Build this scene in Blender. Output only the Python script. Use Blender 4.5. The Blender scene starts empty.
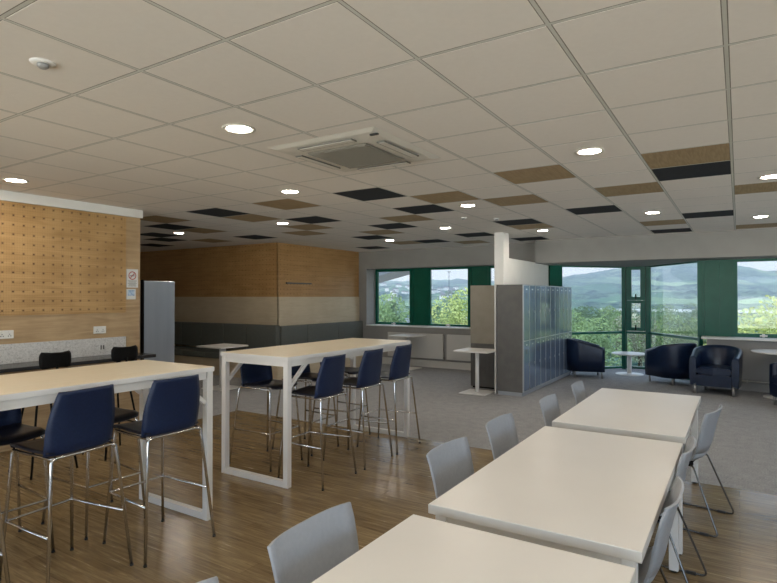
import bpy, bmesh, math, random
from mathutils import Vector, Matrix, noise
PI = math.pi
S = bpy.context.scene
COL = S.collection
CH = 1.6                       # eye height
CZ = 2.692                     # ceiling height
GX, GY = -1.8407, 1.6118       # a crossing of the ceiling grid
WX = -6.42                     # face of the plywood wall on the left
rnd = random.Random(7)

# ------------------------------------------------------------------ materials
def mat(name, base=(.5, .5, .5), rough=.5, metal=0., spec=.5, coat=0., emit=None, estr=0.):
    m = bpy.data.materials.new(name); m.use_nodes = True
    b = m.node_tree.nodes['Principled BSDF']
    b.inputs['Base Color'].default_value = (*base, 1)
    b.inputs['Roughness'].default_value = rough
    b.inputs['Metallic'].default_value = metal
    b.inputs['Specular IOR Level'].default_value = spec
    b.inputs['Coat Weight'].default_value = coat
    if emit:
        b.inputs['Emission Color'].default_value = (*emit, 1)
        b.inputs['Emission Strength'].default_value = estr
    return m

class NT:
    def __init__(s, m):
        s.t = m.node_tree; s.b = s.t.nodes['Principled BSDF']
    def n(s, kind, **kw):
        x = s.t.nodes.new(kind)
        for k, v in kw.items():
            if k in x.inputs: x.inputs[k].default_value = v
            else: setattr(x, k, v)
        return x
    def l(s, a, b): s.t.links.new(a, b)
    def coords(s, scale=(1, 1, 1), rot=(0, 0, 0)):
        c = s.n('ShaderNodeTexCoord'); m = s.n('ShaderNodeMapping')
        m.inputs['Scale'].default_value = scale; m.inputs['Rotation'].default_value = rot
        s.l(c.outputs['Object'], m.inputs['Vector']); return m.outputs['Vector']
    def ramp(s, fac, stops):
        r = s.n('ShaderNodeValToRGB'); e = r.color_ramp.elements
        while len(e) < len(stops): e.new(.5)
        for el, (p, c) in zip(e, stops): el.position = p; el.color = (*c, 1)
        s.l(fac, r.inputs['Fac']); return r.outputs['Color']
    def math(s, op, a, b=None):
        x = s.n('ShaderNodeMath', operation=op)
        for i, v in enumerate((a, b)):
            if v is None: continue
            if isinstance(v, (int, float)): x.inputs[i].default_value = v
            else: s.l(v, x.inputs[i])
        return x.outputs[0]
    def mix(s, fac, a, b, mode='MIX'):
        x = s.n('ShaderNodeMix', data_type='RGBA', blend_type=mode)
        if isinstance(fac, (int, float)): x.inputs[0].default_value = fac
        else: s.l(fac, x.inputs[0])
        for i, v in ((6, a), (7, b)):
            if isinstance(v, tuple): x.inputs[i].default_value = (*v, 1)
            else: s.l(v, x.inputs[i])
        return x.outputs[2]
    def bump(s, h, strength=.2, dist=.01):
        x = s.n('ShaderNodeBump'); x.inputs['Strength'].default_value = strength
        x.inputs['Distance'].default_value = dist
        s.l(h, x.inputs['Height']); s.l(x.outputs[0], s.b.inputs['Normal'])

def noisy(name, c1, c2, scale, rough=.8, detail=4, bump=0., spec=.3, coords=(1, 1, 1), lo=.35, hi=.65, **kw):
    m = mat(name, c1, rough, spec=spec, **kw); t = NT(m)
    nz = t.n('ShaderNodeTexNoise', Scale=scale, Detail=detail); t.l(t.coords(coords), nz.inputs['Vector'])
    t.l(t.ramp(nz.outputs['Fac'], [(lo, c1), (hi, c2)]), t.b.inputs['Base Color'])
    if bump: t.bump(nz.outputs['Fac'], bump, .004)
    return m

M = {}
M['tile'] = noisy('ceiling_tile_white', (.80, .755, .705), (.815, .77, .72), 30, .9)
M['tbar'] = mat('ceiling_grid_metal', (.62, .61, .56), .35)
M['groove_shade'] = mat('ceiling_groove_shade', (.25, .23, .20), .9)  # dark lines beside the grid bars, painting the shadow of recessed tiles
M['tile_black'] = noisy('ceiling_tile_black', (.022, .024, .03), (.03, .033, .04), 60, .9)
M['tile_wood'] = noisy('ceiling_tile_wood', (.33, .235, .13), (.42, .31, .18), 6, .6, coords=(12, 1, 1))
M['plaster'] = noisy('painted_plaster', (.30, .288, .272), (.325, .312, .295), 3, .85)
M['white_paint'] = noisy('white_painted_wood', (.78, .77, .74), (.82, .81, .78), 4, .5)
M['white_metal'] = mat('white_powder_coat', (.80, .79, .77), .38)
M['white_top'] = noisy('white_laminate', (.77, .745, .705), (.79, .765, .725), 3, .33, spec=.5)
M['edge'] = noisy('laminate_edge', (.62, .60, .56), (.66, .64, .60), 5, .5)
M['maple'] = noisy('maple_laminate', (.75, .665, .51), (.80, .72, .57), 5, .32, coords=(14, 1, 4), spec=.45)
M['navy'] = noisy('navy_polypropylene', (.005, .014, .050), (.007, .018, .062), 80, .45, spec=.4)
M['seat_dark'] = noisy('dark_navy_polypropylene', (.006, .008, .018), (.009, .012, .026), 80, .40, spec=.4)
M['grey_shell'] = noisy('light_grey_polypropylene', (.34, .36, .395), (.37, .39, .425), 60, .42, spec=.4)
M['chrome'] = mat('chrome_tube', (.62, .61, .60), .16, 1.)
M['dark_chrome'] = mat('dark_chrome_rod', (.16, .155, .15), .25, 1.)
M['satin'] = mat('satin_aluminium', (.42, .42, .42), .45, .7)
M['rubber'] = mat('black_rubber', (.02, .02, .02), .7)
M['black'] = noisy('black_plastic', (.003, .003, .003), (.005, .005, .005), 50, .6, spec=.15)
M['black_top'] = noisy('black_worktop', (.016, .016, .018), (.03, .03, .033), 90, .25, spec=.5)
M['leather'] = noisy('navy_leather', (.004, .011, .036), (.006, .017, .05), 14, .28, bump=.15, spec=.5)
M['green'] = noisy('green_window_paint', (.004, .092, .058), (.006, .108, .068), 4, .35)
M['uphol'] = noisy('charcoal_upholstery', (.12, .128, .112), (.15, .158, .14), 90, .6)
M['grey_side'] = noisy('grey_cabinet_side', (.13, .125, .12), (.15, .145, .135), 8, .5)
M['locker_door'] = noisy('blue_grey_locker_door', (.20, .27, .39), (.225, .295, .42), 5, .11, spec=.8)
M['locker_door'].node_tree.nodes['Principled BSDF'].inputs['Metallic'].default_value = .4
M['locker_edge'] = mat('locker_edge_metal', (.45, .48, .52), .35, .3)
M['beige'] = noisy('beige_cabinet', (.25, .225, .18), (.28, .25, .205), 6, .55)
M['steel_cab'] = noisy('brushed_steel_blue_grey', (.34, .38, .44), (.42, .46, .52), 3, .32, coords=(1, 1, .1))
M['steel_cab'].node_tree.nodes['Principled BSDF'].inputs['Metallic'].default_value = .5
M['radiator'] = mat('radiator_enamel', (.60, .58, .54), .4)
M['socket'] = mat('white_socket_plastic', (.78, .77, .73), .35)
M['sign_white'] = mat('sign_white', (.72, .72, .70), .4)
M['sign_red'] = mat('sign_red', (.42, .02, .02), .5)
M['sign_black'] = mat('sign_black', (.03, .03, .03), .5)
M['sign_blue'] = noisy('sign_blue_print', (.25, .40, .62), (.55, .68, .82), 30, .5)
M['lamp'] = mat('lamp_diffuser', (.9, .9, .9), .5, emit=(1., .90, .77), estr=78.)
M['louvre'] = mat('grille_plastic', (.22, .20, .165), .7)
M['slot'] = mat('dark_slot', (.03, .03, .03), .7)
M['ac_slot'] = mat('air_slot_shade', (.16, .15, .13), .7)
M['ac_white'] = mat('cassette_plastic', (.66, .63, .57), .5)
M['lens'] = mat('sensor_lens', (.28, .28, .28), .3)
M['darkmetal'] = mat('canopy_metal', (.10, .11, .12), .5)

# terrazzo upstand
m = M['terrazzo'] = mat('terrazzo', (.6, .6, .6), .35); t = NT(m)
v = t.n('ShaderNodeTexVoronoi', Scale=95.); t.l(t.coords(), v.inputs['Vector'])
t.l(t.ramp(v.outputs['Color'], [(.0, (.42, .41, .40)), (.25, (.58, .57, .55)), (.6, (.68, .67, .65)), (1, (.74, .73, .71))]), t.b.inputs['Base Color'])

# plywood, plain and perforated; 'axis' is the horizontal axis the board runs along
def plywood(name, axis, perf=None, c=((.50, .30, .125), (.64, .41, .19)), rough=.5):
    m = mat(name, c[0], rough); t = NT(m)
    sc = (1.2, 1.2, 14) if axis != 'z' else (1, 1, 1)
    nz = t.n('ShaderNodeTexNoise', Scale=1.6, Detail=6, Distortion=1.2); t.l(t.coords((sc[0], sc[1], sc[2])), nz.inputs['Vector'])
    n2 = t.n('ShaderNodeTexNoise', Scale=3., Detail=3); t.l(t.coords((1, 1, 1)), n2.inputs['Vector'])
    g = t.math('ADD', t.math('MULTIPLY', nz.outputs['Fac'], .6), t.math('MULTIPLY', n2.outputs['Fac'], .4))
    col = t.ramp(g, [(.36, c[0]), (.62, c[1])])
    if perf:
        step, r, oy, oz = perf
        s = t.n('ShaderNodeSeparateXYZ'); t.l(t.n('ShaderNodeTexCoord').outputs['Object'], s.inputs[0])
        a = s.outputs['Y'] if axis == 'y' else s.outputs['X']
        fa = t.math('SUBTRACT', t.math('FRACT', t.math('DIVIDE', t.math('SUBTRACT', a, oy - 50 * step), step)), .5)
        fz = t.math('SUBTRACT', t.math('FRACT', t.math('DIVIDE', t.math('SUBTRACT', s.outputs['Z'], oz - 50 * step), step)), .5)
        d = t.math('SQRT', t.math('ADD', t.math('MULTIPLY', fa, fa), t.math('MULTIPLY', fz, fz)))
        hole = t.math('LESS_THAN', d, r / step)
        # a second set of fine perforations between the large holes
        k = 4.
        fb = t.math('SUBTRACT', t.math('FRACT', t.math('MULTIPLY', fa, k)), .5)
        fc = t.math('SUBTRACT', t.math('FRACT', t.math('MULTIPLY', fz, k)), .5)
        d2 = t.math('SQRT', t.math('ADD', t.math('MULTIPLY', fb, fb), t.math('MULTIPLY', fc, fc)))
        fine = t.math('MULTIPLY', t.math('LESS_THAN', d2, .2), .7)
        col = t.mix(fine, col, (.16, .085, .03))
        col = t.mix(hole, col, (.035, .015, .006))
    t.l(col, t.b.inputs['Base Color'])
    return m
M['ply_perf_y'] = plywood('perforated_plywood', 'y', (.1, .0092, 4.035, 2.5), c=((.40, .235, .09), (.55, .345, .15)))
M['ply_perf_x'] = plywood('perforated_plywood_booth', 'x', (.1, .008, -7.93, 2.6), c=((.40, .215, .075), (.52, .30, .12)))
M['ply_perf_yb'] = plywood('perforated_plywood_booth_side', 'y', (.1, .008, 8.3, 2.6), c=((.40, .215, .075), (.52, .30, .12)))
M['ply'] = plywood('plain_plywood', 'y', None, ((.38, .255, .135), (.52, .37, .21)))
M['ply_light'] = plywood('pale_plywood', 'y', None, ((.56, .45, .30), (.64, .53, .37)))

# plank floor (boards run along X)
m = M['wood_floor'] = mat('oak_vinyl_planks', (.3, .2, .1), .33, spec=.75); t = NT(m)
vec = t.coords()
br = t.n('ShaderNodeTexBrick', offset=.37, offset_frequency=2, squash=1.)
for k, v_ in (('Color1', (.0, .0, .0, 1)), ('Color2', (1, 1, 1, 1)), ('Mortar', (.5, .5, .5, 1)), ('Scale', 1.), ('Mortar Size', .0012), ('Brick Width', 1.22), ('Row Height', .15), ('Bias', 0.)):
    br.inputs[k].default_value = v_
t.l(vec, br.inputs['Vector'])
nz = t.n('ShaderNodeTexNoise', Scale=1.5, Detail=9, Roughness=.68, Distortion=.6)
t.l(t.coords((2.2, 34, 1)), nz.inputs['Vector'])
n2 = t.n('ShaderNodeTexNoise', Scale=2.2, Detail=3); t.l(t.coords((.7, 3, 1)), n2.inputs['Vector'])
grain = t.ramp(nz.outputs['Fac'], [(.34, (.07, .044, .018)), (.5, (.24, .165, .078)), (.66, (.48, .36, .19))])
tone = t.mix(.42, grain, t.ramp(br.outputs['Color'], [(0, (.12, .08, .036)), (1, (.34, .245, .125))]))
tone = t.mix(.25, tone, t.ramp(n2.outputs['Fac'], [(.35, (.09, .055, .024)), (.65, (.28, .19, .095))]))
col = t.mix(t.math('MULTIPLY', br.outputs['Fac'], .6), tone, (.05, .03, .016))
t.l(col, t.b.inputs['Base Color'])
t.l(t.math('ADD', t.math('MULTIPLY', nz.outputs['Fac'], .20), .14), t.b.inputs['Roughness'])
t.bump(nz.outputs['Fac'], .08, .002)

# carpet
m = M['carpet'] = mat('grey_carpet', (.2, .2, .2), .95, spec=.1); t = NT(m)
nz = t.n('ShaderNodeTexNoise', Scale=75., Detail=4, Roughness=.8); t.l(t.coords(), nz.inputs['Vector'])
n2 = t.n('ShaderNodeTexNoise', Scale=9., Detail=6, Roughness=.7); t.l(t.coords(), n2.inputs['Vector'])
a = t.ramp(nz.outputs['Fac'], [(.38, (.12, .12, .12)), (.62, (.58, .58, .585))])
b = t.ramp(n2.outputs['Fac'], [(.35, (.27, .27, .273)), (.65, (.41, .41, .415))])
t.l(t.mix(.5, a, b), t.b.inputs['Base Color']); t.bump(nz.outputs['Fac'], .5, .006)

# clear glass that lets daylight through
m = M['glass'] = bpy.data.materials.new('window_glass'); m.use_nodes = True
nt = m.node_tree; nt.nodes.clear()
o_ = nt.nodes.new('ShaderNodeOutputMaterial'); tr = nt.nodes.new('ShaderNodeBsdfTransparent'); gl = nt.nodes.new('ShaderNodeBsdfGlossy')
fr = nt.nodes.new('ShaderNodeFresnel'); mx = nt.nodes.new('ShaderNodeMixShader')
tr.inputs[0].default_value = (.93, .96, .96, 1); gl.inputs['Roughness'].default_value = .0; fr.inputs[0].default_value = 1.45
ge = nt.nodes.new('ShaderNodeNewGeometry'); sb = nt.nodes.new('ShaderNodeMath'); sb.operation = 'SUBTRACT'; sb.inputs[0].default_value = 1; mu = nt.nodes.new('ShaderNodeMath'); mu.operation = 'MULTIPLY'
nt.links.new(ge.outputs['Backfacing'], sb.inputs[1]); nt.links.new(sb.outputs[0], mu.inputs[0]); nt.links.new(fr.outputs[0], mu.inputs[1]); nt.links.new(mu.outputs[0], mx.inputs[0]); nt.links.new(tr.outputs[0], mx.inputs[1]); nt.links.new(gl.outputs[0], mx.inputs[2]); nt.links.new(mx.outputs[0], o_.inputs[0])

# ------------------------------------------------------------------ mesh helpers
def new_bm(): return bmesh.new()
def box(bm, x0, x1, y0, y1, z0, z1, mi=0, bev=0.):
    if x1 < x0: x0, x1 = x1, x0
    if y1 < y0: y0, y1 = y1, y0
    if z1 < z0: z0, z1 = z1, z0
    vs = [bm.verts.new((x, y, z)) for z in (z0, z1) for x, y in ((x0, y0), (x1, y0), (x1, y1), (x0, y1))]
    fs = [bm.faces.new([vs[i] for i in q]) for q in ((3, 2, 1, 0), (4, 5, 6, 7), (0, 1, 5, 4), (1, 2, 6, 5), (2, 3, 7, 6), (3, 0, 4, 7))]
    for f in fs: f.material_index = mi
    if bev:
        es = list({e for f in fs for e in f.edges})
        r = bmesh.ops.bevel(bm, geom=es, offset=bev, segments=2, profile=.6, affect='EDGES')
        for f in r['faces']: f.material_index = mi
def prism(bm, pts, z0, z1, mi=0):
    a = [bm.verts.new((x, y, z0)) for x, y in pts]; b = [bm.verts.new((x, y, z1)) for x, y in pts]
    n = len(pts)
    fs = [bm.faces.new(a[::-1]), bm.faces.new(b)]
    for i in range(n): fs.append(bm.faces.new([a[i], a[(i + 1) % n], b[(i + 1) % n], b[i]]))
    for f in fs: f.material_index = mi
def smooth_path(pts, r=.03, seg=4):
    pts = [Vector(p) for p in pts]; out = [pts[0]]
    for i in range(1, len(pts) - 1):
        p, a, b = pts[i], pts[i - 1], pts[i + 1]
        d1 = (a - p); d2 = (b - p); k = min(r, d1.length * .45, d2.length * .45)
        s, e = p + d1.normalized() * k, p + d2.normalized() * k
        for j in range(seg + 1):
            t_ = j / seg; out.append(s * (1 - t_) ** 2 + p * 2 * t_ * (1 - t_) + e * t_ ** 2)
    out.append(pts[-1]); return out
def tube(bm, pts, r=.01, n=8, mi=0):
    pts = [Vector(p) for p in pts]; rings = []
    up = None
    for i, p in enumerate(pts):
        d = (pts[min(i + 1, len(pts) - 1)] - pts[max(i - 1, 0)]).normalized()
        if up is None: up = d.orthogonal().normalized()
        up = (up - d * up.dot(d)).normalized(); s = d.cross(up)
        rings.append([bm.verts.new(p + (up * math.cos(2 * PI * k / n) + s * math.sin(2 * PI * k / n)) * r) for k in range(n)])
    for a, b in zip(rings, rings[1:]):
        for k in range(n):
            f = bm.faces.new([a[k], a[(k + 1) % n], b[(k + 1) % n], b[k]]); f.smooth = True; f.material_index = mi
    for rg in (rings[0][::-1], rings[-1]): bm.faces.new(rg).material_index = mi
def lathe(bm, prof, n=24, c=(0, 0), mi=0, smooth=True, caps=True):
    rings = []
    for r, z in prof:
        rings.append([bm.verts.new((c[0] + r * math.cos(2 * PI * k / n), c[1] + r * math.sin(2 * PI * k / n), z)) for k in range(n)])
    for a, b in zip(rings, rings[1:]):
        for k in range(n):
            f = bm.faces.new([a[k], a[(k + 1) % n], b[(k + 1) % n], b[k]]); f.smooth = smooth; f.material_index = mi
    if caps: bm.faces.new(rings[0][::-1]).material_index = mi; bm.faces.new(rings[-1]).material_index = mi
def sheet(bm, grid, th):
    """solid shell from a grid of points, thickness th along the local normal"""
    R, C = len(grid), len(grid[0]); top, bot = [], []
    for i in range(R):
        ra, rb = [], []
        for j in range(C):
            du = grid[i][min(j + 1, C - 1)] - grid[i][max(j - 1, 0)]
            dv = grid[min(i + 1, R - 1)][j] - grid[max(i - 1, 0)][j]
            n = du.cross(dv).normalized() * th * .5
            ra.append(bm.verts.new(grid[i][j] + n)); rb.append(bm.verts.new(grid[i][j] - n))
        top.append(ra); bot.append(rb)
    def q(a, b, c, d, sm=True): f = bm.faces.new([a, b, c, d]); f.smooth = sm
    for i in range(R - 1):
        for j in range(C - 1):
            q(top[i][j], top[i][j + 1], top[i + 1][j + 1], top[i + 1][j]); q(bot[i][j], bot[i + 1][j], bot[i + 1][j + 1], bot[i][j + 1])
    for i in range(R - 1):
        q(top[i][0], top[i + 1][0], bot[i + 1][0], bot[i][0], False); q(top[i + 1][-1], top[i][-1], bot[i][-1], bot[i + 1][-1], False)
    for j in range(C - 1):
        q(top[0][j + 1], top[0][j], bot[0][j], bot[0][j + 1], False); q(top[-1][j], top[-1][j + 1], bot[-1][j + 1], bot[-1][j], False)
def obj(name, bm, mats, parent=None, kind=None, loc=None, rz=0.):
    me = bpy.data.meshes.new(name); bmesh.ops.recalc_face_normals(bm, faces=bm.faces); bm.to_mesh(me); bm.free()
    for k in (mats if isinstance(mats, (list, tuple)) else [mats]): me.materials.append(M[k])
    o = bpy.data.objects.new(name, me); COL.objects.link(o)
    if parent: o.parent = parent
    if kind: o['kind'] = kind
    if loc: o.location = loc
    if rz: o.rotation_euler.z = rz
    return o
def tag(o, label, cat, group=None):
    o['label'] = label; o['category'] = cat
    if group: o['group'] = group
    return o
def thing(name, label, cat, loc=(0, 0, 0), rz=0., group=None):
    o = bpy.data.objects.new(name, None); COL.objects.link(o); o.location = loc; o.rotation_euler.z = rz
    o.empty_display_size = .1
    return tag(o, label, cat, group)
def dup(root, label, loc, rz=0., group=None):
    def cp(o, par):
        c = o.copy(); COL.objects.link(c)
        if par: c.parent = par
        for ch in list(o.children): cp(ch, c)
        return c
    r = cp(root, None); r.location = loc; r.rotation_euler.z = rz; r['label'] = label
    if group: r['group'] = group
    return r
def one(name, f, mats, parent=None, **kw):
    bm = new_bm(); f(bm); return obj(name, bm, mats, parent, **kw)
def bx(name, dims, m, parent=None, bev=0., **kw):
    return one(name, lambda b: box(b, *dims, bev=bev), m, parent, **kw)

# ------------------------------------------------------------------ room shell
YW, YG, YB = 11.10, 11.50, 10.72   # wall under left windows, glass plane, bulkhead on the right
ZS, ZH = .90, 2.27                 # sill and head of the windows
XL, XR, Y0 = -13.2, 4.2, -4.0
PX = -3.37                         # partition face
def floor_mesh():
    bm = new_bm()
    prism(bm, [(XL, 4.23), (-5.95, 4.23), (-5.95, 5.45), (XR, 5.45), (XR, 13.4), (XL, 13.4)], -.12, 0)
    return obj('floor', bm, 'carpet', kind='structure')
floor_mesh()
one('floor_timber', lambda b: (prism(b, [(WX - .1, Y0), (XR, Y0), (XR, 5.45), (-5.95, 5.45), (-5.95, 4.23), (WX - .1, 4.23)], -.12, 0)), 'wood_floor', kind='structure')

DARK = {(-7, 5), (-6, 7), (-3, 5), (-10, 6), (-13, 8), (-10, 9), (-7, 11), (-3, 7), (-5, 9), (-2, 10), (-3, 14), (0, 9), (2, 11), (1, 14), (2, 6), (-6, 13), (-9, 14), (-4, 12), (-12, 7), (-15, 9)}
WOOD = {(-5, 5), (-7, 6), (-9, 5), (-10, 7), (-12, 9), (-7, 8), (-8, 9), (-6, 10), (-2, 6), (0, 5), (-1, 7), (-4, 8), (1, 7), (1, 12), (2, 5), (3, 8), (3, 14), (-2, 11), (-7, 13), (-5, 14)}
def ceiling():
    bm = new_bm()
    box(bm, XL, XR, Y0, YG + .2, CZ + .0008, CZ + .3, 4)
    i0, i1 = int((XL - GX) / .6) - 1, int((XR - GX) / .6) + 1
    j0, j1 = int((Y0 - GY) / .6) - 1, int((YG - GY) / .6) + 1
    g = .0125
    for i in range(i0, i1):
        for j in range(j0, j1):
            x0, x1, y0, y1 = GX + .6 * i + g, GX + .6 * (i + 1) - g, GY + .6 * j + g, GY + .6 * (j + 1) - g
            x0, x1, y0, y1 = max(x0, XL), min(x1, XR), max(y0, Y0), min(y1, YG)
            if x1 - x0 < .02 or y1 - y0 < .02: continue
            mi = 2 if (i, j) in DARK else 3 if (i, j) in WOOD else 0
            z = CZ
            vs = [bm.verts.new(p) for p in ((x0, y0, z), (x1, y0, z), (x1, y1, z), (x0, y1, z))]
            k = .0005
            vt = [bm.verts.new(p) for p in ((x0 - k, y0 - k, z + .0009), (x1 + k, y0 - k, z + .0009), (x1 + k, y1 + k, z + .0009), (x0 - k, y1 + k, z + .0009))]
            for f in ([vs[3], vs[2], vs[1], vs[0]],) + tuple([vs[a], vs[(a + 1) % 4], vt[(a + 1) % 4], vt[a]] for a in range(4)):
                bm.faces.new(f).material_index = mi
    for i in range(i0, i1 + 1):
        x = GX + .6 * i
        if XL + .02 < x < XR - .02: bm.faces.new([bm.verts.new(p) for p in ((x - .0078, Y0, CZ + .0002), (x - .0078, YG, CZ + .0002), (x + .0078, YG, CZ + .0002), (x + .0078, Y0, CZ + .0002))]).material_index = 1
    for j in range(j0, j1 + 1):
        y = GY + .6 * j
        if Y0 + .02 < y < YG - .02: bm.faces.new([bm.verts.new(p) for p in ((XL, y - .0078, CZ + .0004), (XL, y + .0078, CZ + .0004), (XR, y + .0078, CZ + .0004), (XR, y - .0078, CZ + .0004))]).material_index = 1
    o = obj('ceiling', bm, ['tile', 'tbar', 'tile_black', 'tile_wood', 'groove_shade'], kind='structure')
ceiling()

# plywood wall block on the left with its white beam, perforated board, worktop and sockets
bx('wall_left', (XL, WX, Y0, 4.245, 0, 2.592), 'ply', kind='structure')
bx('trim_1', (XL, WX + .03, Y0, 4.262, 2.592, CZ), 'white_paint', kind='structure')
bx('wall_left_perforated_board', (WX - .002, WX + .012, Y0, 4.045, 1.40, 2.585), 'ply_perf_y', kind='structure')
bx('baseboard_left', (WX, WX + .015, Y0, 4.23, 0, .1), 'ply', kind='structure')
bx('wall_far_left', (XL - .2, XL, 4.0, 13.4, 0, CZ), 'plaster', kind='structure')

# the plywood booth block
BX, BY = -7.90, 8.25
one('wall_booth', lambda b: box(b, XL, BX, BY, YW + .45, 0, CZ), 'ply', kind='structure')
bx('wall_booth_front_board', (XL, BX + .012, BY - .012, BY + .02, 1.59, CZ), 'ply_perf_x', kind='structure')
bx('wall_booth_side_board', (BX - .02, BX + .012, BY, YW, 1.59, CZ), 'ply_perf_yb', kind='structure')
bx('wall_booth_front_panel', (XL, BX + .03, BY - .03, BY + .02, .0, 1.59), 'ply_light', kind='structure')
bx('wall_booth_side_panel', (BX - .02, BX + .03, BY - .01, YW, .0, 1.59), 'ply_light', kind='structure')

# window wall, left of the partition
WL = -7.66
def far_wall_left():
    bm = new_bm()
    box(bm, BX, PX - .05, YW, YG + .14, 0, ZS - .01)
    box(bm, BX, PX - .05, YW, YG + .14, ZH, CZ)
    box(bm, BX - .1, WL, YW, YG + .14, ZS - .01, ZH)
    return obj('wall_far', bm, 'plaster', kind='structure')
far_wall_left()
bx('trim_2', (WL + .005, PX - .05, YW - .03, YG - .03, ZS - .012, ZS + .012), 'white_paint', kind='structure', bev=.004)
# bulkhead, soffit and wall to the right of the partition
BL, BR = -3.30, -.58        # where the bay leaves the wall
BFL, BFR, BFY = -2.13, -1.65, 13.12
def far_wall_right():
    bm = new_bm()
    box(bm, PX, XR, YB, YG + .14, 2.25, CZ)
    prism(bm, [(PX, YG + .13), (PX, YG + .30), (BFL - .12, BFY + .16), (BFR + .12, BFY + .16), (BR + .16, YG + .13)], 2.25, CZ)
    box(bm, BR + .10, XR, 11.2, YG + .14, 0, ZS - .03)
    return obj('wall_bulkhead', bm, 'plaster', kind='structure')
far_wall_right()
bx('trim_3', (BR + .02, XR, 11.12, YG - .02, ZS - .045, ZS - .01), 'white_paint', kind='structure', bev=.005)
bx('baseboard_far', (BR + .12, XR, 11.175, 11.2, .0, .13), 'plaster', kind='structure')
# partition and its end post
def partition():
    bm = new_bm()
    box(bm, PX - .12, PX, 9.24, YG + .3, 0, 2.265)
    return obj('wall_partition', bm, 'white_paint', kind='structure')
partition()
bx('wall_partition_post', (PX - .165, PX + .0, 8.98, 9.24, 0, CZ), 'white_paint', kind='structure')

# right and back walls, beyond the frame, with daylight openings
def holed(name, axis, c0, c1, a0, a1, holes, z0, z1, m='plaster'):
    bm = new_bm()
    def b(u0, u1, w0, w1):
        if u1 - u0 < 1e-4 or w1 - w0 < 1e-4: return
        box(bm, c0, c1, u0, u1, w0, w1) if axis == 'y' else box(bm, u0, u1, c0, c1, w0, w1)
    b(a0, a1, 0, z0); b(a0, a1, z1, CZ + .1)
    cur = a0
    for h0, h1 in holes: b(cur, h0, z0, z1); cur = h1
    b(cur, a1, z0, z1)
    return obj(name, bm, m, kind='structure')
RH = [(-3.4, -.8), (-.3, 2.3), (2.8, 5.4), (6.0, 8.4)]
holed('wall_right', 'y', XR, XR + .25, Y0 - .25, 13.4, RH, .85, 2.35)
BH = [(-6.0, -3.6), (-3.2, -.6), (-.2, 2.2), (2.5, 3.9)]
holed('wall_back', 'x', Y0 - .25, Y0, XL, XR + .25, BH, .25, 2.45)

# ------------------------------------------------------------------ windows
wn = [0]
def window(label_axis, p0, p1, z0, z1, d=.06, fw=.07, bars=(), handle=None, name=None):
    """a framed pane from p0 to p1 (plan points)"""
    wn[0] += 1
    p0, p1 = Vector((*p0, 0)), Vector((*p1, 0)); L = (p1 - p0).length; a = math.atan2(p1.y - p0.y, p1.x - p0.x)
    root = bpy.data.objects.new('window_%d' % wn[0], None); COL.objects.link(root); root['kind'] = 'structure'
    root.location = p0; root.rotation_euler.z = a
    def fr_(b):
        box(b, 0, L, -d / 2, d / 2, z0, z0 + fw); box(b, 0, L, -d / 2, d / 2, z1 - fw, z1)
        box(b, 0, fw, -d / 2, d / 2, z0 + fw, z1 - fw); box(b, L - fw, L, -d / 2, d / 2, z0 + fw, z1 - fw)
        for zz, w in bars: box(b, fw, L - fw, -d / 2, d / 2, zz - w / 2, zz + w / 2)
    one('window_frame', fr_, 'green', root)
    one('glass_pane', lambda b: box(b, fw * .9, L - fw * .9, -.003, .003, z0 + fw * .9, z1 - fw * .9), 'glass', root)
    if handle is not None:
        def hd(b):
            box(b, handle - .02, handle + .02, -d / 2 - .02, -d / 2, z0 + .005, z0 + .06)
            box(b, handle - .055, handle + .055, -d / 2 - .035, -d / 2 - .018, z0 + .02, z0 + .045, bev=.004)
        one('handle', hd, 'white_metal', root)
    return root
def panel(i, x0, x1, z0, z1, y=YG, name='window_panel'):
    def f(b):
        box(b, x0, x1, y - .02, y + .03, z0, z1)
        for e in (x0, x1 - .035): box(b, e, e + .035, y - .045, y + .03, z0, z1)
    one('trim_%d' % i, f, 'green', kind='structure')
window('x', (-7.645, YG), (-6.60, YG), ZS + .005, ZH, fw=.065, handle=.55)
panel(10, -6.60, -6.15, ZS + .005, ZH)
window('x', (-6.15, YG), (-5.10, YG), ZS + .005, ZH, fw=.05, handle=.52)
panel(11, -5.10, -4.66, ZS + .005, ZH)
window('x', (-4.66, YG), (PX - .12, YG), ZS + .005, ZH, fw=.05)
# bay: left leaf, middle leaf with two small opening lights, right leaf
ZT = .81
def bay_leaf(p0, p1, board=0.):
    w = window('b', p0, p1, .02, ZH, d=.07, fw=.045, bars=((ZT, .05),))
    if board:
        one('side_board', lambda b: box(b, 0, board, -.05, .02, .02, ZH), 'green', w)
    return w
bay_leaf((PX + .0, YG + .12), (BFL, BFY), board=.30)
bay_leaf((BFR, BFY), (BR, YG + .1))
mid = window('b', (BFL, BFY), (BFR, BFY), .02, ZH, d=.09, fw=.05, bars=((ZT, .05),))
def sash(z0, z1):
    def f(b):
        L = BFR - BFL; w = .10
        box(b, .05, L - .05, -.07, -.02, z0, z0 + .075); box(b, .05, L - .05, -.07, -.02, z1 - .06, z1)
        box(b, .05, .05 + w, -.07, -.02, z0 + .075, z1 - .06); box(b, L - .05 - w, L - .05, -.07, -.02, z0 + .075, z1 - .06)
    s_ = one('opening_light', f, 'green', mid)
    one('handle', lambda b: box(b, .23, .25, -.095, -.071, z0 + .02, z0 + .13), 'black', s_)
sash(.85, 1.513); sash(1.517, ZH - .03)
one('trim_12', lambda b: (box(b, BFL - .05, BFL + .03, BFY - .07, BFY + .05, 0, ZH), box(b, BFR - .03, BFR + .05, BFY - .07, BFY + .05, 0, ZH)), 'green', kind='structure')
bx('trim_13', (BR - .05, BR + .03, YG - .06, YG + .18, ZS - .03, ZH), 'green', kind='structure')
panel(14, BR + .02, BR + .26, ZS - .01, ZH)
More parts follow.
